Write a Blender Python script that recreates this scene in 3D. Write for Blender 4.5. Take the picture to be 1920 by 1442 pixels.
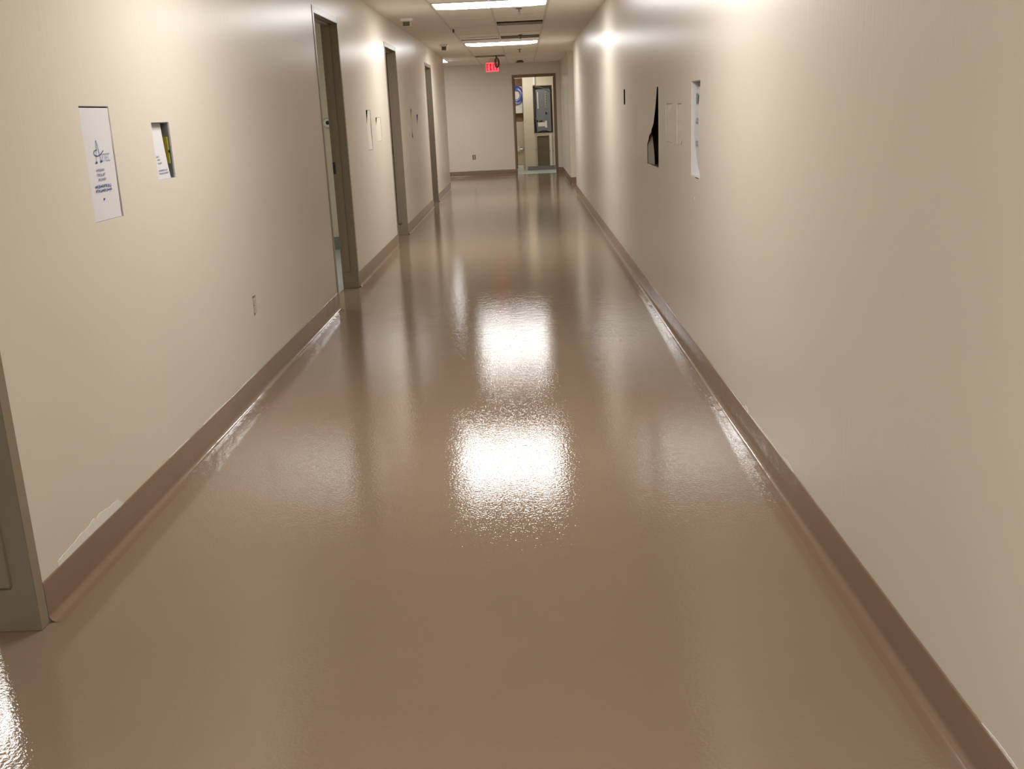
import bpy, bmesh, math, random
from mathutils import Vector, Matrix
random.seed(7)
for o in list(bpy.data.objects):
    bpy.data.objects.remove(o, do_unlink=True)
SC = bpy.context.scene
COL = SC.collection

# ------------------------------------------------------------------ camera
W = 2.44            # corridor width
HC = 2.5425         # ceiling height
CX, CZ = 1.5071, 1.4395
PITCH, ROLL, YAW, FPX = 0.2644, 0.0462, 0.0216, 1882.2
cam_d = bpy.data.cameras.new('camera'); cam = bpy.data.objects.new('camera', cam_d); COL.objects.link(cam)
cam_d.sensor_fit = 'HORIZONTAL'; cam_d.sensor_width = 36.0; cam_d.lens = FPX / 1920 * 36
cam_d.clip_start = 0.02; cam_d.clip_end = 200
cp, sp, cr, sr, cy, sy = math.cos(PITCH), math.sin(PITCH), math.cos(ROLL), math.sin(ROLL), math.cos(YAW), math.sin(YAW)
def _yaw(v): return Vector((cy*v[0]-sy*v[1], sy*v[0]+cy*v[1], v[2]))
_F = _yaw((0, cp, -sp)); _U = _yaw((0, sp, cp)); _R = _yaw((1, 0, 0))
_r = cr*_R - sr*_U; _u = sr*_R + cr*_U
cam.matrix_world = Matrix(((_r.x, _u.x, -_F.x, CX), (_r.y, _u.y, -_F.y, 0.0), (_r.z, _u.z, -_F.z, CZ), (0, 0, 0, 1)))
SC.camera = cam
# ------------------------------------------------------------------ world and exposure
wd = bpy.data.worlds.new('world'); SC.world = wd; wd.use_nodes = True
wd.node_tree.nodes['Background'].inputs[0].default_value = (0.9, 0.85, 0.75, 1)
wd.node_tree.nodes['Background'].inputs[1].default_value = 0.0
SC.view_settings.view_transform = 'Standard'; SC.view_settings.look = 'None'
SC.view_settings.gamma = 1.0; SC.view_settings.use_curve_mapping = False
SC.view_settings.exposure = 0.15
SC.cycles.use_denoising = True
SC.cycles.max_bounces = 12; SC.cycles.diffuse_bounces = 6; SC.cycles.glossy_bounces = 5
SC.cycles.sample_clamp_indirect = 8.0
LAMP = 26.5          # strength of the troffer lenses
LAMP_NEAR = 20.0     # the fixture just above the frame
LAMP_COL = (1.0, 0.985, 0.965)

# ------------------------------------------------------------------ materials
def srgb(r, g, b):
    f = lambda c: (c/255/12.92) if c/255 <= 0.04045 else ((c/255+0.055)/1.055)**2.4
    return (f(r), f(g), f(b), 1)
def mat(name, col, rough=0.5, metal=0.0, coat=0.0, coat_r=0.1, bump=None, var=None, emit=None, spec=0.5):
    """bump: list of (scale, distance); var: (scale, amount) colour mottling"""
    m = bpy.data.materials.new(name); m.use_nodes = True
    nt = m.node_tree; b = nt.nodes['Principled BSDF']; L = nt.links
    b.inputs['Base Color'].default_value = col
    b.inputs['Roughness'].default_value = rough; b.inputs['Metallic'].default_value = metal
    b.inputs['Specular IOR Level'].default_value = spec
    b.inputs['Coat Weight'].default_value = coat; b.inputs['Coat Roughness'].default_value = coat_r
    tc = nt.nodes.new('ShaderNodeTexCoord')
    if var:
        n = nt.nodes.new('ShaderNodeTexNoise'); n.inputs['Scale'].default_value = var[0]; n.inputs['Detail'].default_value = 5
        L.new(tc.outputs['Object'], n.inputs['Vector'])
        r = nt.nodes.new('ShaderNodeMapRange'); r.inputs['To Min'].default_value = 1-var[1]; r.inputs['To Max'].default_value = 1+var[1]
        r.inputs['From Min'].default_value = 0.3; r.inputs['From Max'].default_value = 0.7
        L.new(n.outputs['Fac'], r.inputs['Value'])
        v = nt.nodes.new('ShaderNodeVectorMath'); v.operation = 'SCALE'; v.inputs[0].default_value = col[:3]
        L.new(r.outputs[0], v.inputs['Scale']); L.new(v.outputs[0], b.inputs['Base Color'])
    if bump:
        prev = None
        for sc, dist in bump:
            n = nt.nodes.new('ShaderNodeTexNoise'); n.inputs['Scale'].default_value = 1.0 if isinstance(sc, tuple) else sc; n.inputs['Detail'].default_value = 2
            if isinstance(sc, tuple):
                mp = nt.nodes.new('ShaderNodeMapping'); mp.inputs['Scale'].default_value = sc
                L.new(tc.outputs['Object'], mp.inputs['Vector']); L.new(mp.outputs[0], n.inputs['Vector'])
            else: L.new(tc.outputs['Object'], n.inputs['Vector'])
            bp = nt.nodes.new('ShaderNodeBump'); bp.inputs['Strength'].default_value = 1.0; bp.inputs['Distance'].default_value = dist
            L.new(n.outputs['Fac'], bp.inputs['Height'])
            if prev: L.new(prev.outputs[0], bp.inputs['Normal'])
            prev = bp
        L.new(prev.outputs[0], b.inputs['Normal'])
        if coat: L.new(prev.outputs[0], b.inputs['Coat Normal'])
    if emit:
        b.inputs['Emission Color'].default_value = (*emit[0], 1); b.inputs['Emission Strength'].default_value = emit[1]
    return m
M = {}
M['wall'] = mat('cream_wall_paint', srgb(214, 206, 192), rough=0.30, spec=0.20, bump=[(90, 0.00006), (9, 0.0003), ((45, 45, 1.2), 0.0006)], var=(1.3, 0.012))
M['room_wall'] = mat('room_wall_paint', srgb(214, 205, 184), rough=0.45, var=(2, 0.01))
M['drywall'] = mat('bare_drywall', srgb(226, 222, 214), rough=0.8, var=(60, 0.04))
M['floor'] = mat('brown_epoxy_floor', srgb(137, 118, 99), rough=0.03, spec=0.48, bump=[(95, 0.00052), (14, 0.0003)], var=(3.0, 0.02))
M['cove'] = mat('brown_epoxy_cove', srgb(132, 110, 92), rough=0.13, spec=0.5, bump=[(60, 0.0002), (8, 0.002)], var=(6, 0.02))
M['room_floor'] = mat('pale_room_floor', srgb(196, 201, 200), rough=0.3, var=(5, 0.02))
M['grey_base'] = mat('grey_vinyl_base', srgb(128, 132, 128), rough=0.4)
M['ceil'] = mat('ceiling_board_paint', srgb(238, 232, 224), rough=0.8, bump=[(120, 0.0006)])
M['tile'] = mat('ceiling_tile_mineral', srgb(238, 232, 224), rough=0.9, bump=[(90, 0.002)], var=(70, 0.03))
M['tee'] = mat('ceiling_grid_metal', srgb(214, 206, 194), rough=0.5)
M['frame'] = mat('taupe_frame_enamel', srgb(138, 126, 108), rough=0.33, spec=0.5, var=(14, 0.03))
M['frame_far'] = mat('brown_frame_enamel', srgb(118, 100, 78), rough=0.4, var=(14, 0.03))
M['dark'] = mat('dark_cavity_metal', srgb(62, 52, 44), rough=0.7)
M['plenum'] = mat('plenum_brown', srgb(168, 148, 128), rough=0.9, var=(8, 0.2))
M['grey_metal'] = mat('galvanised_grey', srgb(140, 143, 142), rough=0.4, metal=0.3, var=(30, 0.05))
M['paper'] = mat('white_paper', srgb(214, 212, 214), rough=0.6)
M['paper_beige'] = mat('beige_painted_board', srgb(217, 210, 197), rough=0.45, var=(25, 0.04))
M['grey_sheet'] = mat('grey_paper', srgb(158, 148, 140), rough=0.7)
M['ink'] = mat('blue_ink', srgb(38, 74, 150), rough=0.6)
M['ink_grey'] = mat('grey_blue_ink', srgb(140, 148, 178), rough=0.6)
M['yellow'] = mat('yellow_label', srgb(196, 184, 60), rough=0.5)
M['white'] = mat('white_plastic', srgb(228, 226, 220), rough=0.4)
M['black'] = mat('black_rubber', srgb(22, 20, 18), rough=0.5)
M['brown_plastic'] = mat('brown_grey_plastic', srgb(92, 82, 66), rough=0.5)
M['plywood'] = mat('brown_plywood', srgb(138, 106, 76), rough=0.7, var=(12, 0.15))
M['olive_board'] = mat('olive_brown_board', srgb(112, 100, 80), rough=0.7, var=(12, 0.1))
M['blue_cable'] = mat('blue_cable_jacket', srgb(70, 92, 190), rough=0.4)
M['pale_cable'] = mat('pale_cable_jacket', srgb(205, 212, 228), rough=0.4)
M['panel_grey'] = mat('panelboard_grey', srgb(124, 129, 132), rough=0.4, metal=0.2, var=(9, 0.06))
M['panel_dark'] = mat('panelboard_dark_rim', srgb(112, 108, 98), rough=0.6, var=(40, 0.2))
M['chrome'] = mat('brushed_chrome', srgb(190, 188, 182), rough=0.25, metal=1.0)
M['lens'] = mat('lit_lens', (0.9, 0.9, 0.9, 1), rough=0.4, emit=(LAMP_COL, LAMP))
M['lens_near'] = mat('lit_lens_dimmer', (0.9, 0.9, 0.9, 1), rough=0.4, emit=(LAMP_COL, LAMP_NEAR))
M['lens_room'] = mat('lit_room_lens', (0.9, 0.9, 0.9, 1), rough=0.4, emit=((1, 0.97, 0.92), 12.0))
M['lens_off'] = mat('unlit_lens', srgb(215, 212, 205), rough=0.4)
M['exit_panel'] = mat('lit_exit_panel', srgb(230, 90, 100), rough=0.4, emit=((1.0, 0.10, 0.13), 0.95))
M['exit_letter'] = mat('lit_exit_letter', srgb(170, 10, 25), rough=0.4, emit=((0.75, 0.0, 0.012), 0.6))
M['housing'] = mat('exit_housing', srgb(196, 184, 160), rough=0.4)

# ------------------------------------------------------------------ helpers
def link(name, me, m=None, parent=None):
    o = bpy.data.objects.new(name, me); COL.objects.link(o)
    if m is not None: me.materials.append(m)
    if parent is not None: o.parent = parent
    return o
def box_bm(bm, x0, x1, y0, y1, z0, z1):
    vs = [bm.verts.new((x, y, z)) for z in (z0, z1) for y in (y0, y1) for x in (x0, x1)]
    for f in ((0, 2, 3, 1), (4, 5, 7, 6), (0, 1, 5, 4), (2, 6, 7, 3), (0, 4, 6, 2), (1, 3, 7, 5)):
        bm.faces.new([vs[i] for i in f])
def finish(name, bm, m, parent=None, smooth=False, bevel=0):
    if bevel:
        bmesh.ops.bevel(bm, geom=list(bm.edges), offset=bevel, segments=2, affect='EDGES', clamp_overlap=True)
    bmesh.ops.recalc_face_normals(bm, faces=bm.faces)
    me = bpy.data.meshes.new(name); bm.to_mesh(me); bm.free()
    if smooth:
        for p in me.polygons: p.use_smooth = True
    return link(name, me, m, parent)
def boxes(name, lst, m, parent=None, bevel=0):
    bm = bmesh.new()
    for b in lst: box_bm(bm, *b)
    return finish(name, bm, m, parent, bevel=bevel)
def tag(o, label, cat, group=None):
    o['label'] = label; o['category'] = cat
    if group: o['group'] = group
    return o
def struct(o):
    o['kind'] = 'structure'; return o
def empty(name, loc):
    e = bpy.data.objects.new(name, None); e.location = loc; COL.objects.link(e)
    bpy.context.view_layer.update(); return e
def adopt(e):
    """children were modelled in world space: shift them into the empty's frame"""
    for c in e.children: c.location = c.location - e.location
def tube(name, pts, r, m, parent=None, n=8, closed=False):
    cu = bpy.data.curves.new(name, 'CURVE'); cu.dimensions = '3D'; cu.bevel_depth = r; cu.bevel_resolution = 2
    s = cu.splines.new('POLY'); s.points.add(len(pts)-1); s.use_cyclic_u = closed
    for p, q in zip(s.points, pts): p.co = (*q, 1)
    tmp = bpy.data.objects.new('tmp', cu); COL.objects.link(tmp)
    dg = bpy.context.evaluated_depsgraph_get()
    me = bpy.data.meshes.new_from_object(tmp.evaluated_get(dg)); me.name = name
    bpy.data.objects.remove(tmp)
    for p in me.polygons: p.use_smooth = True
    me.materials.clear()
    return link(name, me, m, parent)
def cyl_bm(bm, c, r, h, axis='z', n=24, r2=None):
    mtx = Matrix.Translation(c)
    if axis == 'x': mtx = mtx @ Matrix.Rotation(math.pi/2, 4, 'Y')
    if axis == 'y': mtx = mtx @ Matrix.Rotation(math.pi/2, 4, 'X')
    bmesh.ops.create_cone(bm, cap_ends=True, segments=n, radius1=r, radius2=r if r2 is None else r2, depth=h, matrix=mtx)
def cyl(name, c, r, h, m, parent=None, axis='z', r2=None, n=24):
    bm = bmesh.new(); cyl_bm(bm, Vector(c), r, h, axis, n, r2); return finish(name, bm, m, parent)
def slab_with_holes(name, axis, s0, s1, a0, a1, z0, z1, holes, m):
    """wall slab: axis 'x' -> thickness along x (s0..s1), runs along y (a0..a1); 'y' -> thickness along y.
    'z' -> ceiling slab (a along x, z along y). Rectangular holes (a0,a1,z0,z1) go through."""
    A = sorted({a0, a1, *[h for r in holes for h in r[:2]]}); Z = sorted({z0, z1, *[h for r in holes for h in r[2:]]})
    A = [a for a in A if a0 <= a <= a1]; Z = [z for z in Z if z0 <= z <= z1]
    def inside(i, j):
        if i < 0 or j < 0 or i >= len(A)-1 or j >= len(Z)-1: return False
        ca, cz = (A[i]+A[i+1])/2, (Z[j]+Z[j+1])/2
        return not any(h[0] < ca < h[1] and h[2] < cz < h[3] for h in holes)
    bm = bmesh.new(); V = {}
    def P(i, j, k):
        key = (i, j, k)
        if key not in V:
            s = (s0, s1)[k]; a = A[i]; z = Z[j]
            V[key] = bm.verts.new({'x': (s, a, z), 'y': (a, s, z), 'z': (a, z, s)}[axis])
        return V[key]
    for i in range(len(A)-1):
        for j in range(len(Z)-1):
            if not inside(i, j): continue
            bm.faces.new([P(i, j, 0), P(i+1, j, 0), P(i+1, j+1, 0), P(i, j+1, 0)])
            bm.faces.new([P(i, j, 1), P(i, j+1, 1), P(i+1, j+1, 1), P(i+1, j, 1)])
            if not inside(i-1, j): bm.faces.new([P(i, j, 0), P(i, j+1, 0), P(i, j+1, 1), P(i, j, 1)])
            if not inside(i+1, j): bm.faces.new([P(i+1, j, 0), P(i+1, j, 1), P(i+1, j+1, 1), P(i+1, j+1, 0)])
            if not inside(i, j-1): bm.faces.new([P(i, j, 0), P(i, j, 1), P(i+1, j, 1), P(i+1, j, 0)])
            if not inside(i, j+1): bm.faces.new([P(i, j+1, 0), P(i+1, j+1, 0), P(i+1, j+1, 1), P(i, j+1, 1)])
    return struct(finish(name, bm, m))

T = 0.13                       # wall thickness
Y_BACK, Y_L, Y_R0, Y_R1, Y_END = -5.0, 20.75, 18.45, 20.55, 24.5
DOORS = [(1.69, 2.755), (7.79, 8.85), (11.76, 12.84), (16.60, 17.70)]   # outer extents of the frames
DTOP = 2.266
# recesses cut in the walls: (y0, y1, z0, z1)
HL = dict(tall=(3.53, 3.785, 1.129, 1.527), small=(4.20, 4.412, 1.232, 1.466), out=(5.385, 5.455, 0.425, 0.535),
          pair_tall=(10.05, 10.34, 1.14, 1.527), pair_short=(10.67, 11.05, 1.208, 1.452),
          third_tall=(14.08, 14.36, 1.165, 1.545), third_short=(14.85, 15.13, 1.25, 1.475), last=(18.26, 18.47, 1.268, 1.474),
          out_far=(18.86, 18.94, 0.425, 0.535))
HR = dict(slot=(9.40, 9.64, 1.462, 1.598), big=(7.13, 7.80, 1.02, 1.567), pan1=(6.48, 6.77, 1.21, 1.45), pan2=(6.09, 6.285, 1.21, 1.447),
          open=(5.46, 5.745, 1.055, 1.56))
HE = dict(out=(0.29, 0.36, 0.395, 0.505))

# ------------------------------------------------------------------ setting: floors, walls, ceiling
o = boxes('floor', [(-0.132, W+0.15, Y_BACK-0.1, Y_END+0.075, -0.05, 0.0)], M['floor']); struct(o)
o = boxes('floor', [(-4.2, -0.1321, Y_L-0.1, Y_END+0.075, -0.05, 0.0), (W+0.1501, 6.2, Y_R0-0.1, Y_R1+0.1, -0.05, 0.0)], M['floor']); struct(o)
o = boxes('floor', [(-4.2, -0.1321, -1.0, Y_L-0.1, -0.05, 0.001)], M['room_floor']); struct(o)
o = boxes('floor', [(0.9, 3.0, Y_END+0.0751, 27.3, -0.05, 0.001)], M['room_floor']); struct(o)

slab_with_holes('wall_left', 'x', -T, 0.0, Y_BACK, Y_L, 0, 2.8,
                [(a+0.03, b-0.03, 0, DTOP-0.03) for a, b in DOORS] + list(HL.values()), M['wall'])
slab_with_holes('wall_right', 'x', W+T, W, Y_BACK, Y_R0, 0, 2.8, list(HR.values()), M['wall'])
slab_with_holes('wall_right', 'x', W+T, W, Y_R1, Y_END, 0, 2.8, [], M['wall'])
slab_with_holes('wall_back', 'y', Y_BACK-T, Y_BACK, -T, W+T, 0, 2.8, [], M['wall'])
slab_with_holes('wall_end', 'y', Y_END+T, Y_END, -4.2, W+T, 0, 2.8, [(1.32, 2.305, 0, 2.255), HE['out']], M['wall'])
# cross corridor on the right, side corridor on the left
slab_with_holes('wall_side', 'y', Y_R1+T, Y_R1, W+T, 6.2, 0, 2.8, [], M['wall'])
slab_with_holes('wall_side', 'y', Y_R0-T, Y_R0, W+T, 6.2, 0, 2.8, [], M['wall'])
slab_with_holes('wall_side', 'x', 6.2, 6.2+T, Y_R0-T, Y_R1+T, 0, 2.8, [], M['wall'])
slab_with_holes('wall_side', 'y', Y_L-T, Y_L, -4.2, -T, 0, 2.8, [], M['wall'])
slab_with_holes('wall_side', 'x', -4.2-T, -4.2, -1.0, Y_END+T, 0, 2.8, [], M['room_wall'])
# partitions between the rooms on the left
for yy in (-1.0, 7.0, 11.6, 15.6):
    slab_with_holes('wall_partition', 'y', yy, yy+0.1, -4.2, -T, 0, 2.8, [], M['room_wall'])
# lining of the room side of the corridor wall
struct(boxes('ceiling', [(-4.2, -T, -1.0, Y_L-T, HC, HC+0.03)], M['ceil']))
for a, b in ((-0.9, 7.0), (7.1, 11.6), (11.7, 15.6), (15.7, Y_L-T)):
    struct(boxes('baseboard_room', [(-4.2, -T, b-0.012, b, 0.001, 0.145)], M['grey_base']))
# closet behind the end door
struct(boxes('wall_closet', [(1.00, 1.545, 26.45, 26.55, 0, 2.8), (1.545, 1.60, 26.0, 26.55, 0, 2.8)], M['room_wall']))
slab_with_holes('wall_closet', 'y', 26.1, 26.0, 1.60, 2.75, 0, 2.8, [(1.795, 2.275, 0.905, 2.052), (1.865, 2.165, 0.10, 0.84)], M['room_wall'])
struct(boxes('wall_closet', [(0.90, 1.00, Y_END+T, 26.55, 0, 2.8), (2.75, 2.85, Y_END+T, 26.4, 0, 2.8), (1.6, 2.85, 26.38, 26.48, 0, 2.8)], M['room_wall']))
struct(boxes('ceiling', [(0.9, 2.85, Y_END+T, 26.6, HC, HC+0.03)], M['ceil']))
struct(boxes('baseboard_closet', [(1.60, 2.75, 25.988, 26.0, 0.001, 0.10)], M['grey_base']))

# corridor ceiling: board borders, then lay-in tiles in a metal grid down the middle
GX0, GXM, GX1 = 0.61, 1.22, 1.83
PITCHY = 0.616; Y0T = 10.84 - 25*PITCHY
NROW = 47
rows = [(Y0T + i*PITCHY, Y0T + (i+1)*PITCHY) for i in range(NROW) if Y0T + i*PITCHY > Y_BACK - 0.4 and Y0T+(i+1)*PITCHY < Y_END-0.1]
GYE = rows[-1][1]; GY0 = rows[0][0]
ceiling = boxes('ceiling', [(0.0, GX0-0.008, Y_BACK, Y_END, HC, HC+0.016), (GX1+0.008, W, Y_BACK, Y_END, HC, HC+0.016),
                (GX0-0.008, GX1+0.008, GYE, Y_END, HC, HC+0.016), (GX0-0.008, GX1+0.008, Y_BACK, GY0, HC, HC+0.016)], M['ceil'])
struct(ceiling)
struct(boxes('ceiling', [(-4.2, 0.0, Y_L-T, Y_END, HC, HC+0.016), (W, 6.2, Y_R0-0.01, Y_R1+0.01, HC, HC+0.016)], M['ceil']))
struct(boxes('ceiling_deck', [(-0.1, W+0.1, Y_BACK, Y_END, 2.8, 2.85)], M['plenum']))
LIGHT_Y = {10.84: 'L1', 17.0: 'L2', 4.064: 'L0', -0.248: 'Lm'}
def is_light(y):
    return any(abs(y-k) < 0.05 for k in LIGHT_Y)
for gx in (GX0, GXM, GX1):
    segs = []
    ys = GY0
    boxes('main_tee', [(gx-0.012, gx+0.012, GY0, GYE, HC-0.003, HC+0.002), (gx-0.002, gx+0.002, GY0, GYE, HC+0.002, HC+0.03)], M['tee'], ceiling) if gx != GXM else None
    if gx == GXM:
        for a, b in rows:
            if not is_light(a):
                boxes('main_tee', [(gx-0.012, gx+0.012, a+0.012, b-0.012, HC-0.003, HC+0.002)], M['tee'], ceiling)
# lay-in boards are two rows long; between two lamps the last one is a half board
def row_of(y): return next(k for k, (a, b) in enumerate(rows) if a <= y < b)
open_rows = {(row_of(13.7), 1): 'v1', (row_of(16.2), 1): 'v2', (row_of(21.2), 0): 'v3', (row_of(15.9), 0): 'dip'}
lamp_rows = [k for k, (a, b) in enumerate(rows) if is_light(a)]
START = {}; k = 0
while k < len(rows):
    if k in lamp_rows: k += 1; continue
    two = k+1 < len(rows) and (k+1) not in lamp_rows
    START[k] = 2 if two else 1
    k += 2 if two else 1
BREAK = {(r_, c_) for (r_, c_) in open_rows}
def starts(k, c):
    """1 or 2 rows if a board begins here in column c, else 0; boards next to an opening are single"""
    if k in lamp_rows: return 0
    if k in START:
        if START[k] == 2 and ((k, c) in BREAK or (k+1, c) in BREAK): return 1
        return START[k]
    return 1 if ((k, c) in BREAK or (k-1, c) in BREAK) else 0
tee_me = {}
for k, (a, b) in enumerate(rows):
    for c, gx in ((0, GX0), (1, GXM)):
        if not starts(k, c) and k not in lamp_rows: continue
        if 't' not in tee_me:
            t = boxes('cross_tee', [(0.012, 0.598, -0.012, 0.012, HC-0.002, HC+0.002), (0.012, 0.598, -0.002, 0.002, HC+0.002, HC+0.03)], M['tee'], ceiling)
            tee_me['t'] = t.data
        else: t = link('cross_tee', tee_me['t'], None, ceiling)
        t.location = (gx, a, 0)
# tiles (one mesh shared); the openings are where a tile is pushed back or missing
tb = bmesh.new(); box_bm(tb, 0.002, 0.602, 0.002, PITCHY-0.002, 0.0015, 0.018)
tile0 = finish('ceiling_tile', tb, M['tile'], ceiling)
tb = bmesh.new(); box_bm(tb, 0.002, 0.602, 0.002, 2*PITCHY-0.002, 0.0015, 0.018)
tile_long = bpy.data.meshes.new('ceiling_tile'); bmesh.ops.recalc_face_normals(tb, faces=tb.faces); tb.to_mesh(tile_long); tb.free(); tile_long.materials.append(M['tile'])
first = True
for k, (a, b) in enumerate(rows):
    if is_light(a): continue
    for c, gx in ((0, GX0+0.003), (1, GXM+0.003)):
        if not starts(k, c): continue
        what = open_rows.get((k, c))
        if what in ('v1', 'v2'): 
            t = link('ceiling_tile', tile0.data, None, ceiling)
            t.location = (gx, a-0.42 if what == 'v1' else a-0.36, HC+0.022); t.rotation_euler.x = 0.03
            continue
        if what == 'v3':
            t = link('ceiling_tile', tile0.data, None, ceiling); t.location = (gx-0.02, a-0.30, HC+0.024); t.rotation_euler.y = 0.02
            continue
        n2 = starts(k, c)
        if first and n2 == 1: t = tile0; first = False
        else: t = link('ceiling_tile', tile0.data if n2 == 1 else tile_long, None, ceiling)
        t.location = (gx, a, HC)
        if what == 'dip': t.rotation_euler.x = 0.045; t.location.z = HC-0.012

# cove base: an epoxy skirting that curves into the floor
def cove(name, prof_pt, a0, a1, jag=True):
    """prof_pt(d, a, z): d = distance out of the wall, a = run along it"""
    prof = [(0.0, 0.131), (0.0035, 0.131), (0.0042, 0.126), (0.0045, 0.026)]
    R_ = 0.022
    for k in range(1, 9):
        t = k/8*math.pi/2
        prof.append((0.0045 + R_*(1-math.cos(t)), 0.0012 + R_*(1-math.sin(t))))
    prof.append((0.036, 0.0006)); prof.append((0.046, 0.0002))
    n = max(2, int((a1-a0)/0.12)); bm = bmesh.new(); grid = []
    for i in range(n+1):
        a = a0 + (a1-a0)*i/n; dz = (random.random()-.5)*0.0022 if jag else 0; dd = (random.random()-.5)*0.0004
        grid.append([bm.verts.new(prof_pt(d + (dd if d > 0.001 else 0), a, z + (dz if q < 3 else 0))) for q, (d, z) in enumerate(prof)])
    for i in range(n):
        for j in range(len(prof)-1):
            bm.faces.new([grid[i][j], grid[i+1][j], grid[i+1][j+1], grid[i][j+1]])
    o = finish(name, bm, M['cove'], None, smooth=True); return struct(o)
Lp = lambda d, a, z: (d, a, z)
Rp = lambda d, a, z: (W-d, a, z)
edges = [Y_BACK] + [v for d in DOORS for v in d] + [Y_L]
for i in range(0, len(edges), 2): cove('baseboard_left', Lp, edges[i], edges[i+1])
cove('baseboard_right', Rp, Y_BACK, Y_R0)
cove('baseboard_right', Rp, Y_R1, Y_END)
cove('baseboard_end', lambda d, a, z: (a, Y_END-d, z), -4.2, 1.303)
cove('baseboard_end', lambda d, a, z: (a, Y_END-d, z), 2.322, W)
cove('baseboard_side', lambda d, a, z: (a, Y_R1-d, z), W, 6.2)

# door frames
def door_frame(n, a, b, strike_z=None):
    f, x0, x1, top = 0.05, -0.136, 0.004, DTOP
    bm = bmesh.new()
    box_bm(bm, x0, x1, a, a+f, 0.0, top); box_bm(bm, x0, x1, b-f, b, 0.0, top); box_bm(bm, x0, x1, a+f, b-f, top-f, top)
    o = struct(finish('door_%d' % n, bm, M['frame'], bevel=0.002))
    for s in (0, 1):
        y0, y1 = (a+f, a+f+0.016) if s == 0 else (b-f-0.016, b-f)
        boxes('door_stop', [(-0.108, -0.060, y0, y1, 0.15, top-f-0.016)], M['frame'], o, bevel=0.0015)
    boxes('door_stop', [(-0.108, -0.060, a+f, b-f, top-f-0.016, top-f)], M['frame'], o, bevel=0.0015)
    if strike_z:
        s = boxes('strike_plate', [(-0.134, -0.112, b-f-0.002, b-f-0.0005, strike_z-0.05, strike_z+0.05)], M['dark'], o)
        s['label'] = 'dark strike plate'
    return o
for n, (a, b) in enumerate(DOORS): door_frame(n+1, a, b, 1.045 if n in (1, 2) else None)
bm = bmesh.new()
ey0, ey1 = Y_END-0.012, Y_END+T+0.01
box_bm(bm, 1.303, 1.350, ey0, ey1, 0, 2.28); box_bm(bm, 2.275, 2.322, ey0, ey1, 0, 2.28); box_bm(bm, 1.350, 2.275, ey0, ey1, 2.218, 2.28)
d5 = struct(finish('door_5', bm, M['frame_far'], bevel=0.002))
boxes('door_stop', [(1.350, 1.364, ey0+0.06, ey0+0.11, 0.15, 2.204)], M['frame_far'], d5)
boxes('door_stop', [(2.261, 2.275, ey0+0.06, ey0+0.11, 0.15, 2.204)], M['frame_far'], d5)

# ------------------------------------------------------------------ ceiling fixtures
def troffer(x0, x1, y0, y1, lens, label, group=None, z=HC):
    e = empty('ceiling_light', ((x0+x1)/2, (y0+y1)/2, z))
    f = 0.014
    fr = boxes('frame', [(x0, x1, y0, y0+f, z-0.006, z+0.012), (x0, x1, y1-f, y1, z-0.006, z+0.012),
                    (x0, x0+f, y0+f, y1-f, z-0.006, z+0.012), (x1-f, x1, y0+f, y1-f, z-0.006, z+0.012)], M['white'], e)
    bm = bmesh.new(); n = 24
    gx, gy = [], []
    for i in range(n+1):
        row = []
        for j in range(n+1):
            u, v = i/n, j/n
            bulge = 0.030*(1-(2*u-1)**10)*(1-(2*v-1)**2)
            row.append(bm.verts.new((x0+f+(x1-x0-2*f)*u, y0+f+(y1-y0-2*f)*v, z-0.002-bulge)))
        gx.append(row)
    for i in range(n):
        for j in range(n): bm.faces.new([gx[i][j], gx[i][j+1], gx[i+1][j+1], gx[i+1][j]])
    le = finish('lens', bm, lens, e, smooth=True)
    boxes('back_pan', [(x0+0.004, x1-0.004, y0+0.004, y1-0.004, z+0.014, z+0.09)], M['white'], e)
    adopt(e); tag(e, label, 'light', group); return e
LY = {}
troffer(GX0+0.012, GX1-0.012, 10.84+0.012, 10.84+PITCHY-0.012, M['lens'], 'wide lit ceiling panel nearest the camera, cut by the top edge of the photo')
troffer(GX0+0.012, GX1-0.012, 17.0+0.012, 17.0+PITCHY-0.012, M['lens'], 'lit ceiling panel farther down the corridor, between tile gap and exit sign')
troffer(GX0+0.012, GX1-0.012, 4.064+0.012, 4.064+PITCHY-0.012, M['lens_near'], 'lit ceiling panel above the two wall cutouts, lighting the near walls')
troffer(GX0+0.012, GX1-0.012, -0.248+0.012, -0.248+PITCHY-0.012, M['lens'], 'lit ceiling panel behind the camera')
troffer(-0.64, -0.025, 21.35, 22.6, M['lens'], 'corner of a lit ceiling panel in the side corridor past the left wall')
troffer(4.0, 4.6, 19.0, 20.2, M['lens_room'], 'lit ceiling panel in the cross corridor behind the right wall')
troffer(-2.75, -2.1, 5.35, 6.6, M['lens_room'], 'lit ceiling panel in the nearest room, seen only as a floor glint')
troffer(-2.4, -1.2, 8.9, 9.5, M['lens_room'], 'lit ceiling panel in the room behind the first open doorway')
troffer(1.25, 1.85, 24.85, 25.5, M['lens_room'], 'lit ceiling panel inside the electrical closet')

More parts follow.
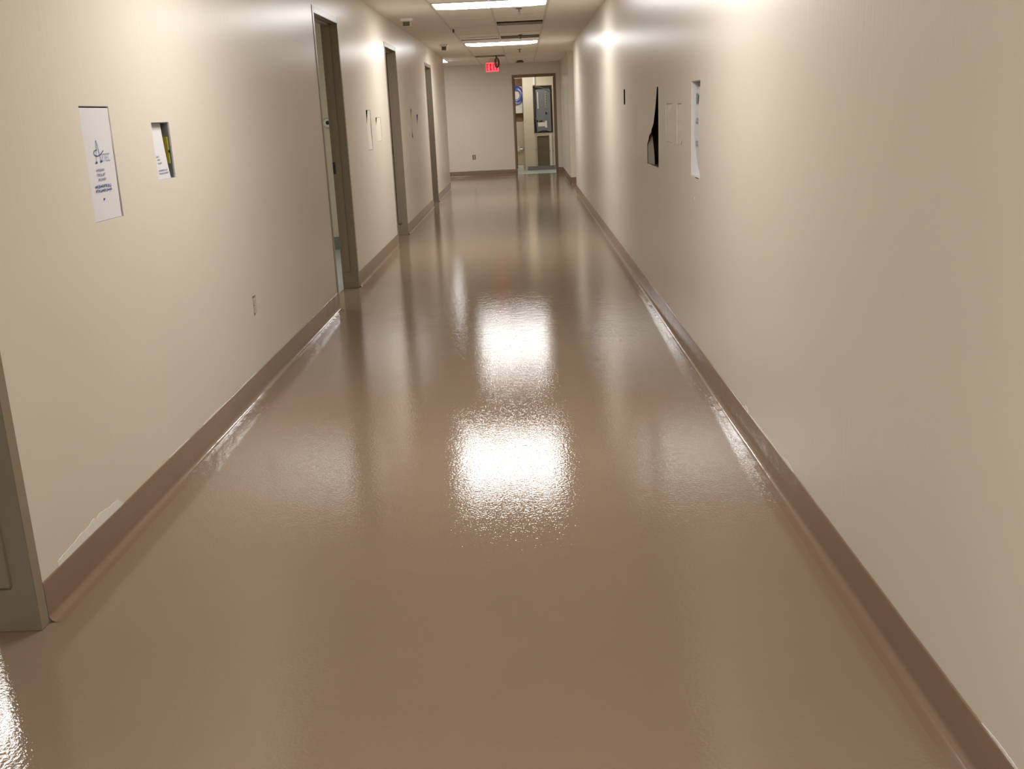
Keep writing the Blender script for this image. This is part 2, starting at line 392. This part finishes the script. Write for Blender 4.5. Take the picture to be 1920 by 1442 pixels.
def sprinkler(x, y, label):
    e = empty('sprinkler_head', (x, y, HC))
    bm = bmesh.new(); cyl_bm(bm, Vector((x, y, HC-0.003)), 0.036, 0.008, n=24, r2=0.030); finish('escutcheon', bm, M['brown_plastic'], e)
    cyl('stem', (x, y, HC-0.028), 0.009, 0.045, M['brown_plastic'], e, n=12)
    bm = bmesh.new(); cyl_bm(bm, Vector((x, y, HC-0.058)), 0.018, 0.003, n=16); box_bm(bm, x-0.010, x-0.007, y-0.003, y+0.003, HC-0.057, HC-0.03); box_bm(bm, x+0.007, x+0.010, y-0.003, y+0.003, HC-0.057, HC-0.03)
    finish('deflector', bm, M['brown_plastic'], e)
    adopt(e); tag(e, label, 'sprinkler', 'sprinkler heads in the corridor ceiling')
sprinkler(1.52, 11.75, 'small ceiling sprinkler just past the nearer lit panel')
sprinkler(1.53, 15.67, 'small ceiling sprinkler right above the farther lit panel in the photo')
sprinkler(1.51, 19.16, 'small ceiling sprinkler beyond the farther lit panel, before the round disc')
e = empty('ceiling_disc', (1.505, 23.3, HC))
cyl('base', (1.505, 23.3, HC-0.008), 0.06, 0.018, M['brown_plastic'], e)
cyl('cap', (1.505, 23.3, HC-0.030), 0.095, 0.026, M['brown_plastic'], e, r2=0.075)
adopt(e); tag(e, 'dark round disc on the ceiling above the electrical closet door', 'detector')
tag(cyl('ceiling_peg', (0.64, 14.15, HC-0.02), 0.012, 0.045, M['brown_plastic'], n=12), 'tiny brown peg hanging from the ceiling between the two square sensors', 'hook')

def sensor(x, y, s, label):
    e = empty('ceiling_sensor', (x, y, HC))
    boxes('plate', [(x-0.075*s, x+0.075*s, y-0.03, y+0.06, HC-0.030, HC)], M['tile'], e, bevel=0.004)
    boxes('housing', [(x-0.048*s, x+0.048*s, y-0.035, y+0.05, HC-0.092, HC-0.030)], M['housing'], e, bevel=0.004)
    fc = boxes('face', [(x-0.040*s, x+0.040*s, y-0.039, y-0.034, HC-0.086, HC-0.040)], M['brown_plastic'], e)
    fc['label'] = 'dark front face'
    adopt(e); tag(e, label, 'sensor', 'box sensors on the ceiling by the left wall')
sensor(0.215, 12.3, 0.95, 'nearer boxy ceiling sensor with dark face, above the second doorway')
sensor(0.298, 17.0, 0.85, 'farther boxy ceiling sensor with dark face, above the third doorway')

# ------------------------------------------------------------------ exit sign and the loose cables in front
SX0, SX1, SZ0, SZ1, SYY = 0.775, 1.083, 2.262, 2.482, 22.0
e = empty('exit_sign', ((SX0+SX1)/2, SYY, HC))
boxes('housing', [(SX0, SX1, SYY, SYY+0.05, SZ0, SZ1)], M['housing'], e, bevel=0.004)
boxes('canopy', [((SX0+SX1)/2-0.06, (SX0+SX1)/2+0.06, SYY-0.01, SYY+0.06, SZ1, HC)], M['housing'], e, bevel=0.003)
panel = boxes('lit_face', [(SX0+0.022, SX1-0.022, SYY-0.004, SYY+0.001, SZ0+0.018, SZ1-0.018)], M['exit_panel'], e)
panel['label'] = 'glowing red face'
lw, lh, ls = 0.020, 0.135, (SX1-SX0-0.05)/4
lz = (SZ0+SZ1)/2 - lh/2
def letter_boxes(ch, x):
    w = ls*0.66
    B = lambda a, b, c, d: (x+a, x+b, SYY-0.008, SYY-0.003, lz+c, lz+d)
    if ch == 'E': return [B(0, lw, 0, lh), B(lw, w, 0, lw), B(lw, w*.85, lh/2-lw/2, lh/2+lw/2), B(lw, w, lh-lw, lh)]
    if ch == 'I': return [B(w/2-lw/2, w/2+lw/2, 0, lh)]
    if ch == 'T': return [B(w/2-lw/2, w/2+lw/2, 0, lh-lw), B(-0.004, w+0.004, lh-lw, lh)]
for k, ch in enumerate('EXIT'):
    x = SX0+0.030+k*ls
    if ch != 'X': boxes('letter', letter_boxes(ch, x), M['exit_letter'], panel)
    else:
        bm = bmesh.new(); w = ls*0.66
        for s in (0, 1):
            xa, xb = (x, x+w-lw) if s == 0 else (x+w-lw, x)
            vs = [bm.verts.new((xx, yy, zz)) for yy in (SYY-0.008, SYY-0.003) for xx, zz in ((xa, lz), (xa+lw, lz), (xb+lw, lz+lh), (xb, lz+lh))]
            bm.faces.new(vs[:4]); bm.faces.new(vs[4:][::-1])
            for q in range(4): bm.faces.new([vs[q], vs[(q+1) % 4], vs[4+(q+1) % 4], vs[4+q]])
        finish('letter', bm, M['exit_letter'], panel)
adopt(e)
for c in panel.children: pass
tag(e, 'ceiling-hung exit sign with glowing red face, partly hidden by a cable loop', 'sign')
e = empty('hanging_cable', (1.03, 21.2, HC))
def strand(dx, w, h, ph):
    pts = [(1.03, 21.2, 2.799), (1.03, 21.2, HC+0.02)]
    for k in range(0, 21):
        t = k/20*2*math.pi
        pts.append((1.045+dx + w*math.sin(t)*(1 if ph else -1), 21.2+0.01*ph, HC-0.03-h*(1-math.cos(t))/2))
    return pts
tube('cable', strand(0.0, 0.050, 0.19, 0), 0.007, M['brown_plastic'], e)
tube('cable', strand(0.004, 0.036, 0.18, 1), 0.009, M['panel_dark'], e)
tube('cable', strand(0.002, 0.020, 0.165, 2), 0.010, M['panel_dark'], e)
tube('cable', strand(-0.016, 0.008, 0.075, 3), 0.008, M['black'], e)
adopt(e); tag(e, 'loop of dark cable dangling from the open ceiling tile before the exit sign', 'cable')

# ------------------------------------------------------------------ recesses in the walls
def P3(side, d, y, z): return (-d, y, z) if side == 'L' else (W+d, y, z)
def wbox(side, d0, d1, y0, y1, z0, z1):
    return (-d1, -d0, y0, y1, z0, z1) if side == 'L' else (W+d0, W+d1, y0, y1, z0, z1)
def liner(side, h, m, e, d0=0.0065, d1=0.10, name='back_box'):
    y0, y1, z0, z1 = h; g = 0.0015; t = 0.002
    y0 += g; y1 -= g; z0 += g; z1 -= g
    return boxes(name, [wbox(side, d1-t, d1, y0, y1, z0, z1), wbox(side, d0, d1-t, y0, y0+t, z0, z1), wbox(side, d0, d1-t, y1-t, y1, z0, z1),
                        wbox(side, d0, d1-t, y0+t, y1-t, z0, z0+t), wbox(side, d0, d1-t, y0+t, y1-t, z1-t, z1)], m, e)
def rim(side, h, e, m=None):
    y0, y1, z0, z1 = h; t = 0.0014; g = 0.0003
    return boxes('cut_edge', [wbox(side, 0.001, 0.006, y0+g, y0+t, z0+g, z1-g), wbox(side, 0.001, 0.006, y1-t, y1-g, z0+g, z1-g),
                       wbox(side, 0.001, 0.006, y0+t, y1-t, z0+g, z0+t), wbox(side, 0.001, 0.006, y0+t, y1-t, z1-t, z1-g)], m or M['drywall'], e)
def sheet(side, name, m, e, z0, z1, fy0, fy1, fd, nu=10, nv=26, th=0.0012, jag=0.0):
    """thin board bent inside a recess; fy0/fy1(v) its edges, fd(u, v) its depth behind the wall face, v = 0 at the bottom"""
    bm = bmesh.new(); G = []
    for k in (0, 1):
        g = []
        for j in range(nv+1):
            v = j/nv; row = []
            a, b = fy0(v), fy1(v)
            random.seed(j*13+5); b2 = b + (random.random()-.5)*jag; a2 = a
            for i in range(nu+1):
                u = i/nu
                row.append(bm.verts.new(P3(side, fd(u, v)+k*th, a2+(b2-a2)*u, z0+(z1-z0)*v)))
            g.append(row)
        G.append(g)
    for k in (0, 1):
        for j in range(nv):
            for i in range(nu):
                bm.faces.new([G[k][j][i], G[k][j][i+1], G[k][j+1][i+1], G[k][j+1][i]])
    for j in range(nv):
        for i in (0, nu): bm.faces.new([G[0][j][i], G[0][j+1][i], G[1][j+1][i], G[1][j][i]])
    for i in range(nu):
        for j in (0, nv): bm.faces.new([G[0][j][i], G[0][j][i+1], G[1][j][i+1], G[1][j][i]])
    return finish(name, bm, m, e, smooth=False)
def stroke(bm, side, d, pts, w):
    """flat printed stroke on the wall plane, pts (y, z)"""
    for (a, b) in zip(pts[:-1], pts[1:]):
        dy, dz = b[0]-a[0], b[1]-a[1]; L = math.hypot(dy, dz) or 1
        ny, nz = -dz/L*w/2, dy/L*w/2
        ey, ez = dy/L*w*0.3, dz/L*w*0.3
        q = [(a[0]-ey+ny, a[1]-ez+nz), (b[0]+ey+ny, b[1]+ez+nz), (b[0]+ey-ny, b[1]+ez-nz), (a[0]-ey-ny, a[1]-ez-nz)]
        bm.faces.new([bm.verts.new(P3(side, d, y, z)) for y, z in q])
def logo(side, d, yc, zc, s, sx, e):
    """tall narrow letter A with a swoosh through it, small block letters after it"""
    sg = 1 if side == 'L' else -1
    T_ = lambda y, z: (yc+sg*y*sx, zc+z*s)
    bm = bmesh.new()
    stroke(bm, side, d, [T_(-0.22, -0.5), T_(-0.10, 0.1), T_(-0.02, 0.62)], 0.035*s)
    stroke(bm, side, d, [T_(0.22, -0.46), T_(0.12, 0.05), T_(0.0, 0.62)], 0.05*s)
    sw = [T_(-0.05 - 0.30*math.sin(t)*1.0, -0.02 + 0.16*math.cos(t)) for t in [k/8*math.pi for k in range(9)]]
    sw += [T_(0.15, -0.15), T_(0.40, -0.02), T_(0.52, 0.08)]
    stroke(bm, side, d, sw, 0.05*s)
    for yy, zz in ((-0.22, -0.52), (0.22, -0.48)):
        stroke(bm, side, d, [T_(yy-0.06, zz), T_(yy+0.06, zz)], 0.10*s)
    finish('printed_logo', bm, M['ink'], e)
    bm = bmesh.new(); x = 0.30
    G = {'Z': [[(0, 1), (1, 1), (0, 0), (1, 0)]], 'T': [[(0, 1), (1, 1)], [(.5, 1), (.5, 0)]], 'E': [[(1, 1), (0, 1), (0, 0), (1, 0)], [(0, .5), (.8, .5)]],
         'C': [[(1, 1), (0, 1), (0, 0), (1, 0)]]}
    for ch in 'ZTEC':
        for ln in G[ch]: stroke(bm, side, d, [T_(x+p*0.16, -0.46+q*0.36) for p, q in ln], 0.035*s)
        x += 0.20
    finish('printed_letters', bm, M['ink_grey'], e)
def text_rows(side, d, rows_, e, m='ink_grey'):
    """rows of small, unreadable print: (y0, y1, z, height)"""
    bm = bmesh.new(); random.seed(3); sg = 1
    for y0, y1, z, h in rows_:
        y = y0
        while y < y1:
            w = h*random.uniform(.35, .7)
            k = random.choice((0, 1, 2))
            if k == 0: stroke(bm, side, d, [(y, z), (y, z+h)], h*.3); stroke(bm, side, d, [(y, z+h), (y+w, z+h)], h*.25)
            elif k == 1: stroke(bm, side, d, [(y, z), (y+w, z), (y+w, z+h)], h*.28)
            else: stroke(bm, side, d, [(y, z+h/2), (y+w, z+h/2)], h*.35); stroke(bm, side, d, [(y+w/2, z), (y+w/2, z+h)], h*.28)
            y += w + h*.3
    finish('printed_text', bm, M[m], e)
def recess(name, side, h, label, cat='wall box', inner='dark', group=None):
    e = empty(name, P3(side, 0.0, (h[0]+h[1])/2, h[2]))
    rim(side, h, e); liner(side, h, M[inner], e)
    e['label'] = label; e['category'] = cat
    if group: e['group'] = group
    return e

# 1 tall recess with the printed white sheet (left wall, nearest)
h = HL['tall']; e = recess('recessed_wall_box', 'L', h, 'tall wall cutout nearest the camera, closed by white sheet with blue logo')
sh = sheet('L', 'paper_sheet', M['paper'], e, h[2]+0.003, h[3]-0.006, lambda v: h[0]+0.002, lambda v: h[1]-0.003-0.009*max(0, (0.75-v)/0.75),
           lambda u, v: 0.0025+0.0015*math.sin(math.pi*v)*(0.3+u)*0.5, jag=0.0022)
logo('L', 0.001, 3.636, 1.368, 0.066, 0.096, sh)
text_rows('L', 0.0008, [(3.605, 3.672, 1.303, 0.008), (3.605, 3.675, 1.287, 0.008), (3.612, 3.672, 1.271, 0.008)], sh)
text_rows('L', 0.0008, [(3.575, 3.712, 1.246, 0.009), (3.575, 3.712, 1.232, 0.008)], sh, 'ink')
boxes('screw', [(-0.004, 0.0005, 3.632, 3.638, 1.202, 1.208)], M['ink'], e)
adopt(e)
# 2 small recess with bowed sheet, grey box behind it
h = HL['small']; e = recess('recessed_wall_box', 'L', h, 'small open wall cutout with bowed white sheet and grey box inside', inner='grey_metal')
sh = sheet('L', 'paper_sheet', M['paper'], e, h[2]+0.003, h[3]-0.004, lambda v: h[0]+0.004,
           lambda v: 4.362-0.075*v+0.10*v*v, lambda u, v: 0.004+0.026*v*v, th=0.001)
text_rows('L', 0.0055, [(4.23, 4.255, 1.325, 0.006), (4.235, 4.27, 1.312, 0.006), (4.235, 4.275, 1.298, 0.006)], sh)
text_rows('L', 0.0035, [(4.23, 4.33, 1.268, 0.006), (4.23, 4.34, 1.256, 0.006)], sh)
y_ = boxes('label_strip', [(-0.034, -0.014, 4.403, 4.4085, 1.295, 1.405)], M['yellow'], e); y_['label'] = 'yellow strip inside'
boxes('screw', [(-0.013, -0.009, 4.402, 4.4085, 1.34, 1.35)], M['black'], e)
adopt(e)
# pair before the second doorway
h = HL['pair_tall']; e = recess('recessed_wall_box', 'L', h, 'tall white-sheeted wall cutout with black wedge gap, before the second doorway')
sheet('L', 'paper_sheet', M['paper_beige'], e, h[2]+0.006, h[3]-0.003, lambda v: h[0]+0.004+0.125*max(0, (v-0.45)/0.55)+0.03*max(0, (0.25-v)*4), lambda v: h[1]-0.002,
      lambda u, v: 0.003+0.004*math.sin(v*3)); adopt(e)
h = HL['pair_short']; e = recess('recessed_wall_box', 'L', h, 'short white-sheeted wall cutout beside the wedge-gap one, before the second doorway')
sheet('L', 'paper_sheet', M['paper_beige'], e, h[2]+0.004, h[3]-0.003, lambda v: h[0]+0.004+0.12*max(0, (v-0.6)/0.4), lambda v: h[1]-0.002, lambda u, v: 0.003); adopt(e)
# between the second and third doorways
h = HL['third_tall']; e = recess('recessed_wall_box', 'L', h, 'wall cutout with curled board and black slivers, between second and third doorways')
sheet('L', 'cover_board', M['wall'], e, h[2], h[3], lambda v: h[0]+0.11*(4*(v-0.5)**2)+0.006, lambda v: h[1], lambda u, v: 0.0); adopt(e)
h = HL['third_short']; e = recess('recessed_wall_box', 'L', h, 'short wall cutout with a black drop-shaped gap, just before the third doorway')
sheet('L', 'cover_board', M['wall'], e, h[2], h[3], lambda v: h[0]+0.001+0.17*max(0, (v-0.35)/0.65)**0.8, lambda v: h[1], lambda u, v: 0.0); adopt(e)
h = HL['last']; e = recess('recessed_wall_box', 'L', h, 'thin closed wall cutout between third doorway and the left wall end')
sheet('L', 'paper_sheet', M['paper_beige'], e, h[2]+0.003, h[3]-0.003, lambda v: h[0]+0.015, lambda v: h[1]-0.004, lambda u, v: 0.004); adopt(e)

# right wall
h = HR['slot']; e = recess('recessed_wall_box', 'R', h, 'small narrow dark slot in the right wall, farthest of its cutouts')
sheet('R', 'cover_board', M['wall'], e, h[2], h[3], lambda v: h[0]+0.125, lambda v: h[1], lambda u, v: 0.0); adopt(e)
h = HR['big']; e = recess('recessed_wall_box', 'R', h, 'large torn opening with black teardrop-shaped gap in the right wall')
def curve_y(v):
    K = [(0, 7.775), (0.12, 7.79), (0.24, 7.785), (0.36, 7.68), (0.45, 7.52), (0.55, 7.40), (0.75, 7.29), (0.93, 7.22), (1.0, 7.20)]
    for (a, ya), (b, yb) in zip(K[:-1], K[1:]):
        if v <= b:
            t = (v-a)/(b-a); t = t*t*(3-2*t) if 0.24 < v < 0.5 else t
            return ya+(yb-ya)*t
    return K[-1][1]
sheet('R', 'cover_board', M['wall'], e, h[2], h[3], curve_y, lambda v: h[1], lambda u, v: 0.0, nv=60)
s_ = sheet('R', 'paper_sheet', M['grey_sheet'], e, h[2]+0.004, h[2]+0.27, lambda v: h[0]+0.40+0.20*v**1.6, lambda v: h[1]-0.003, lambda u, v: 0.004+0.02*(1-u), nv=20)
s_['label'] = 'white sheet slumped inside'
adopt(e)
GP = 'flush patched panels in the right wall'
for key, lab in (('pan1', 'flush beige patched panel beside the large torn opening'), ('pan2', 'narrow flush patched panel with thin black sliver, beside the white-lined opening')):
    h = HR[key]; e = recess('recessed_wall_box', 'R', h, lab, group=GP)
    gp = 0.02 if key == 'pan1' else 0.034
    sheet('R', 'cover_board', M['paper_beige'], e, h[2]+0.003, h[3]-0.004, lambda v: h[0]+0.002+gp*max(0, (0.30-v)/0.30), lambda v: h[1]-0.002,
          lambda u, v: 0.0015+0.003*math.sin(v*7+u*2)**2); adopt(e)
h = HR['open']; e = recess('recessed_wall_box', 'R', h, 'tall white-lined open cutout nearest the camera on the right wall', inner='paper')
sh = sheet('R', 'paper_sheet', M['paper'], e, h[2]+0.006, h[3]-0.03, lambda v: h[0]+0.012, lambda v: h[1]-0.006-0.03*max(0, v-0.6), lambda u, v: 0.018+0.03*(0.5-v)**2*4*(1 if v < .5 else .6), nv=30)
text_rows('R', 0.017, [(5.62, 5.70, 1.335, 0.012), (5.62, 5.68, 1.352, 0.012)], sh, 'ink_grey')
text_rows('R', 0.017, [(5.63, 5.70, 1.215, 0.011), (5.63, 5.70, 1.232, 0.011)], sh, 'ink_grey')
g_ = boxes('grey_label', [wbox('R', 0.020, 0.0215, 5.655, 5.705, 1.44, 1.495)], M['panel_grey'], e); g_['label'] = 'small grey rectangle'
boxes('torn_edge', [wbox('R', -0.001, 0.004, 5.50, 5.60, 1.050, 1.0548)], M['dark'], e)
adopt(e)

# ------------------------------------------------------------------ outlets without cover plates
def outlet(pos, axis, label):
    """duplex receptacle in an open back box; axis: normal pointing into the corridor"""
    e = empty('power_outlet', pos)
    nx = {'L': (1, 0), 'E': (0, -1)}[axis]
    def B(name, d0, d1, a0, a1, z0, z1, m):
        y, z = pos[1], pos[2]
        if axis == 'L': return boxes(name, [(-d1, -d0, pos[1]+a0, pos[1]+a1, z+z0, z+z1)], m, e)
        return boxes(name, [(pos[0]+a0, pos[0]+a1, Y_END+d0, Y_END+d1, z+z0, z+z1)], m, e)
    B('back_box', 0.03, 0.06, -0.034, 0.034, 0.001, 0.109, M['dark'])
    B('yoke', 0.004, 0.006, -0.010, 0.010, 0.004, 0.106, M['chrome'])
    B('socket', -0.001, 0.012, -0.016, 0.016, 0.016, 0.050, M['housing'])
    B('socket', -0.001, 0.012, -0.016, 0.016, 0.060, 0.094, M['housing'])
    adopt(e); tag(e, label, 'outlet')
outlet((0, 5.42, 0.425), 'L', 'uncovered power outlet low on the left wall before the first doorway')
outlet((0, 18.90, 0.425), 'L', 'uncovered power outlet low on the left wall past the third doorway')
outlet((0.325, Y_END, 0.395), 'E', 'dark uncovered power outlet low on the end wall')

# ------------------------------------------------------------------ bare patches of wallboard above the cove base
def patch(name, side, pts, label, d=0.0012):
    bm = bmesh.new(); top = pts[1:-1]
    F = [[bm.verts.new(P3(side, dd, y, zz)) for dd in (-d, 0.0005) for zz in (0.128, z)] for y, z in top]
    for a, b in zip(F[:-1], F[1:]):
        bm.faces.new([a[0], b[0], b[1], a[1]]); bm.faces.new([a[2], a[3], b[3], b[2]]); bm.faces.new([a[1], b[1], b[3], a[3]])
    for a in (F[0], F[-1]): bm.faces.new([a[0], a[1], a[3], a[2]])
    o = finish(name, bm, M['drywall']); o['label'] = label; return o
random.seed(11)
wl = bpy.data.objects['wall_left']; wr = bpy.data.objects['wall_right']
def jag(y0, y1, top, n=22):
    pts = [(y0, 0.129)]
    for i in range(n+1):
        t = i/n; env = math.sin(math.pi*min(1, t*1.02))**0.7
        pts.append((y0+(y1-y0)*t, 0.131+top*max(0.05, env)*random.uniform(0.6, 1.0)))
    pts.append((y1, 0.129)); return pts
def lopsided(y0, y1, top, n=26):
    pts = [(y0, 0.129)]
    for i in range(n+1):
        t = i/n; env = (0.35+0.9*t if t < 0.55 else 0.62+0.4*(1-t)) if t < 0.93 else (1-t)/0.07*0.6
        pts.append((y0+(y1-y0)*t, 0.131+top*env*random.uniform(0.8, 1.0)))
    pts.append((y1, 0.129)); return pts
p = patch('bare_patch', 'L', lopsided(2.87, 3.40, 0.055), 'white jagged strip of bare wallboard'); p.parent = wl
for y0, y1, t in ((3.9, 4.15, 0.004), (4.35, 4.72, 0.005), (5.0, 5.3, 0.004)):
    p = patch('bare_patch', 'L', jag(y0, y1, t), 'thin white sliver of bare wallboard'); p.parent = wl
for y0, y1, t in ((3.45, 3.62, 0.016), (3.62, 4.2, 0.005), (4.2, 4.28, 0.022), (1.72, 1.90, 0.007)):
    p = patch('bare_patch', 'R', jag(y0, y1, t), 'thin white sliver of bare wallboard'); p.parent = wr
bm = bmesh.new(); bmesh.ops.create_icosphere(bm, subdivisions=2, radius=0.006, matrix=Matrix.Translation((W, 5.08, 1.115)) @ Matrix.Diagonal((0.3, 1, 1, 1)))
p = finish('scuff_mark', bm, M['paper_beige'], wr, smooth=True); p['label'] = 'small raised scuff'
bm = bmesh.new(); bmesh.ops.create_icosphere(bm, subdivisions=2, radius=0.008, matrix=Matrix.Translation((W, 5.62, 0.935)) @ Matrix.Diagonal((0.3, 1, 1, 1)))
p = finish('scuff_mark', bm, M['drywall'], wr, smooth=True); p['label'] = 'small pale spot'

# ------------------------------------------------------------------ room behind the first open doorway
e = empty('wall_gauge', (-0.672, 11.6, 1.417))
cyl('ring', (-0.672, 11.594, 1.417), 0.058, 0.012, M['chrome'], e, axis='y')
cyl('plate', (-0.672, 11.586, 1.417), 0.045, 0.008, M['white'], e, axis='y')
k_ = cyl('hole', (-0.668, 11.581, 1.420), 0.022, 0.006, M['black'], e, axis='y'); k_['label'] = 'black round centre'
adopt(e); tag(e, 'round white wall plate with black centre, seen through the first open doorway', 'wall plate')

# ------------------------------------------------------------------ electrical closet
e = empty('electrical_panel', (2.035, 26.0, 0.905))
x0, x1, z0, z1, yb = 1.799, 2.271, 0.909, 2.048, 26.0
boxes('back_box', [(x0, x1, yb+0.09, yb+0.095, z0, z1), (x0, x0+0.004, yb, yb+0.09, z0, z1), (x1-0.004, x1, yb, yb+0.09, z0, z1),
                   (x0+0.004, x1-0.004, yb, yb+0.09, z0, z0+0.004), (x0+0.004, x1-0.004, yb, yb+0.09, z1-0.004, z1)], M['panel_dark'], e)
boxes('dead_front', [(1.868, 2.232, yb+0.02, yb+0.045, 0.94, 1.962)], M['panel_grey'], e, bevel=0.004)
boxes('rim', [(x0-0.014, x0, yb-0.008, yb+0.004, z0-0.014, z1+0.014), (x1, x1+0.014, yb-0.008, yb+0.004, z0-0.014, z1+0.014),
              (x0, x1, yb-0.008, yb+0.004, z1, z1+0.014), (x0, x1, yb-0.012, yb+0.004, z0-0.016, z0)], M['housing'], e)
b0 = boxes('breaker_strip', [(1.905, 1.925, yb+0.008, yb+0.02, 1.50, 1.90)], M['white'], e)
for k in range(14):
    boxes('breaker', [(2.095, 2.118, yb+0.010, yb+0.02, 1.50+k*0.0295, 1.524+k*0.0295)], M['housing'] if k % 2 else M['grey_metal'], e)
boxes('lug', [(2.090, 2.130, yb+0.006, yb+0.02, 1.365, 1.41)], M['black'], e)
l_ = boxes('label_sheet', [(1.898, 2.075, yb+0.014, yb+0.019, 1.068, 1.168), (2.075, 2.125, yb+0.014, yb+0.019, 1.035, 1.20)], M['white'], e); l_['label'] = 'white label sheet'
for q in ((1.87, 1.905, 1.18, 1.225), (1.935, 1.965, 1.175, 1.21), (1.975, 2.01, 1.18, 1.215)): boxes('wire_block', [(q[0], q[1], yb+0.006, yb+0.02, q[2], q[3])], M['black'], e)
def arc(p0, p1, sag, n=14, yy=yb+0.02, ax='z'):
    out = []
    for i in range(n+1):
        t = i/n; x = p0[0]+(p1[0]-p0[0])*t; z = p0[1]+(p1[1]-p0[1])*t; s = 4*t*(1-t)*sag
        out.append((x, yy, z+s) if ax == 'z' else (x+s, yy, z))
    return out
tube('cable', arc((1.89, 0.925), (2.18, 0.925), 0.035), 0.012, M['black'], e)
tube('cable', arc((1.85, 2.02), (2.25, 1.86), 0.05), 0.012, M['panel_dark'], e)
tube('cable', arc((2.21, 2.0), (2.235, 1.80), 0.03, ax='x'), 0.013, M['black'], e)
tube('cable', arc((1.835, 2.02), (1.84, 1.3), 0.025, ax='x'), 0.009, M['black'], e)
tube('cable', arc((2.25, 1.75), (2.25, 1.1), -0.012, ax='x'), 0.009, M['black'], e)
tube('cable', arc((1.825, 1.25), (1.86, 0.93), -0.01, ax='x'), 0.012, M['black'], e)
adopt(e); tag(e, 'open grey electrical panel with white label, inside the closet at corridor end', 'electrical panel')

def conduit(x, z0, z1, r, m, label, y=25.97, straps=()):
    e = empty('conduit_pipe', (x, y, z0))
    cyl('pipe', (x, y, (z0+z1)/2), r, z1-z0, m, e, n=16)
    cyl('coupling', (x, y, z1-0.03), r*1.25, 0.05, m, e, n=16)
    for s in straps: boxes('strap', [(x-r*2, x+r*2, y+r*0.6, 26.0, s, s+0.02)], M['grey_metal'], e)
    adopt(e); tag(e, label, 'pipe')
conduit(2.212, 0.105, 0.885, 0.027, M['white'], 'thick white conduit running down from the electrical panel', straps=(0.45,))
conduit(1.833, 0.105, 0.885, 0.012, M['housing'], 'thin pale conduit below the left edge of the electrical panel', straps=(0.5,))
conduit(1.835, 2.07, HC, 0.032, M['white'], 'short white conduit rising from the top of the electrical panel')
s_ = boxes('back_board', [(1.868, 2.162, 26.03, 26.045, 0.103, 0.837)], M['olive_board']); tag(s_, 'brown board in the wall gap below the electrical panel', 'board')

# left part of the closet: backboard, coil of cable, boxes
tag(boxes('plywood_board', [(1.02, 1.535, 26.43, 26.449, 1.22, 2.25)], M['plywood'], bevel=0.002), 'brown plywood board behind the blue cable coil in the closet', 'board')
wb = boxes('white_box', [(1.10, 1.530, 26.31, 26.429, 1.41, 2.06)], M['white'], bevel=0.004)
tag(wb, 'white equipment box on the plywood board, behind the cable coil', 'box')
e = empty('cable_coil', (1.385, 26.27, 1.86))
random.seed(5)
for k in range(13):
    r = 0.125 + 0.085*random.random(); ox, oz = (random.random()-.5)*0.03, (random.random()-.5)*0.04
    pts = [(1.375+ox + r*0.82*math.cos(t), 26.26+0.03*(k/13)+0.008*math.sin(3*t+k), 1.85+oz + r*math.sin(t)*(1+0.05*math.sin(2*t+k))) for t in [q/36*2*math.pi for q in range(36)]]
    tube('cable_loop', pts, 0.0075, M['blue_cable'] if k % 5 < 3 else M['pale_cable'], e, closed=True)
boxes('hook', [(1.37, 1.38, 26.24, 26.309, 2.02, 2.03)], M['black'], e)
adopt(e); tag(e, 'coil of blue and white network cable hanging in the closet', 'cable')
e = empty('valve', (1.43, 26.4, 0.52))
boxes('body', [(1.35, 1.425, 26.38, 26.449, 0.465, 0.60)], M['white'], e, bevel=0.006)
cyl('stem', (1.455, 26.40, 0.52), 0.016, 0.07, M['chrome'], e, axis='x', n=16)
cyl('cap', (1.497, 26.40, 0.52), 0.026, 0.018, M['grey_metal'], e, axis='x', n=16)
adopt(e); tag(e, 'small white valve low on the closet wall beside the door frame', 'valve')
tag(boxes('carton', [(1.345, 1.50, 25.72, 25.94, 0.001, 0.135)], M['white'], bevel=0.003), 'small white carton on the closet floor behind the door frame', 'box')
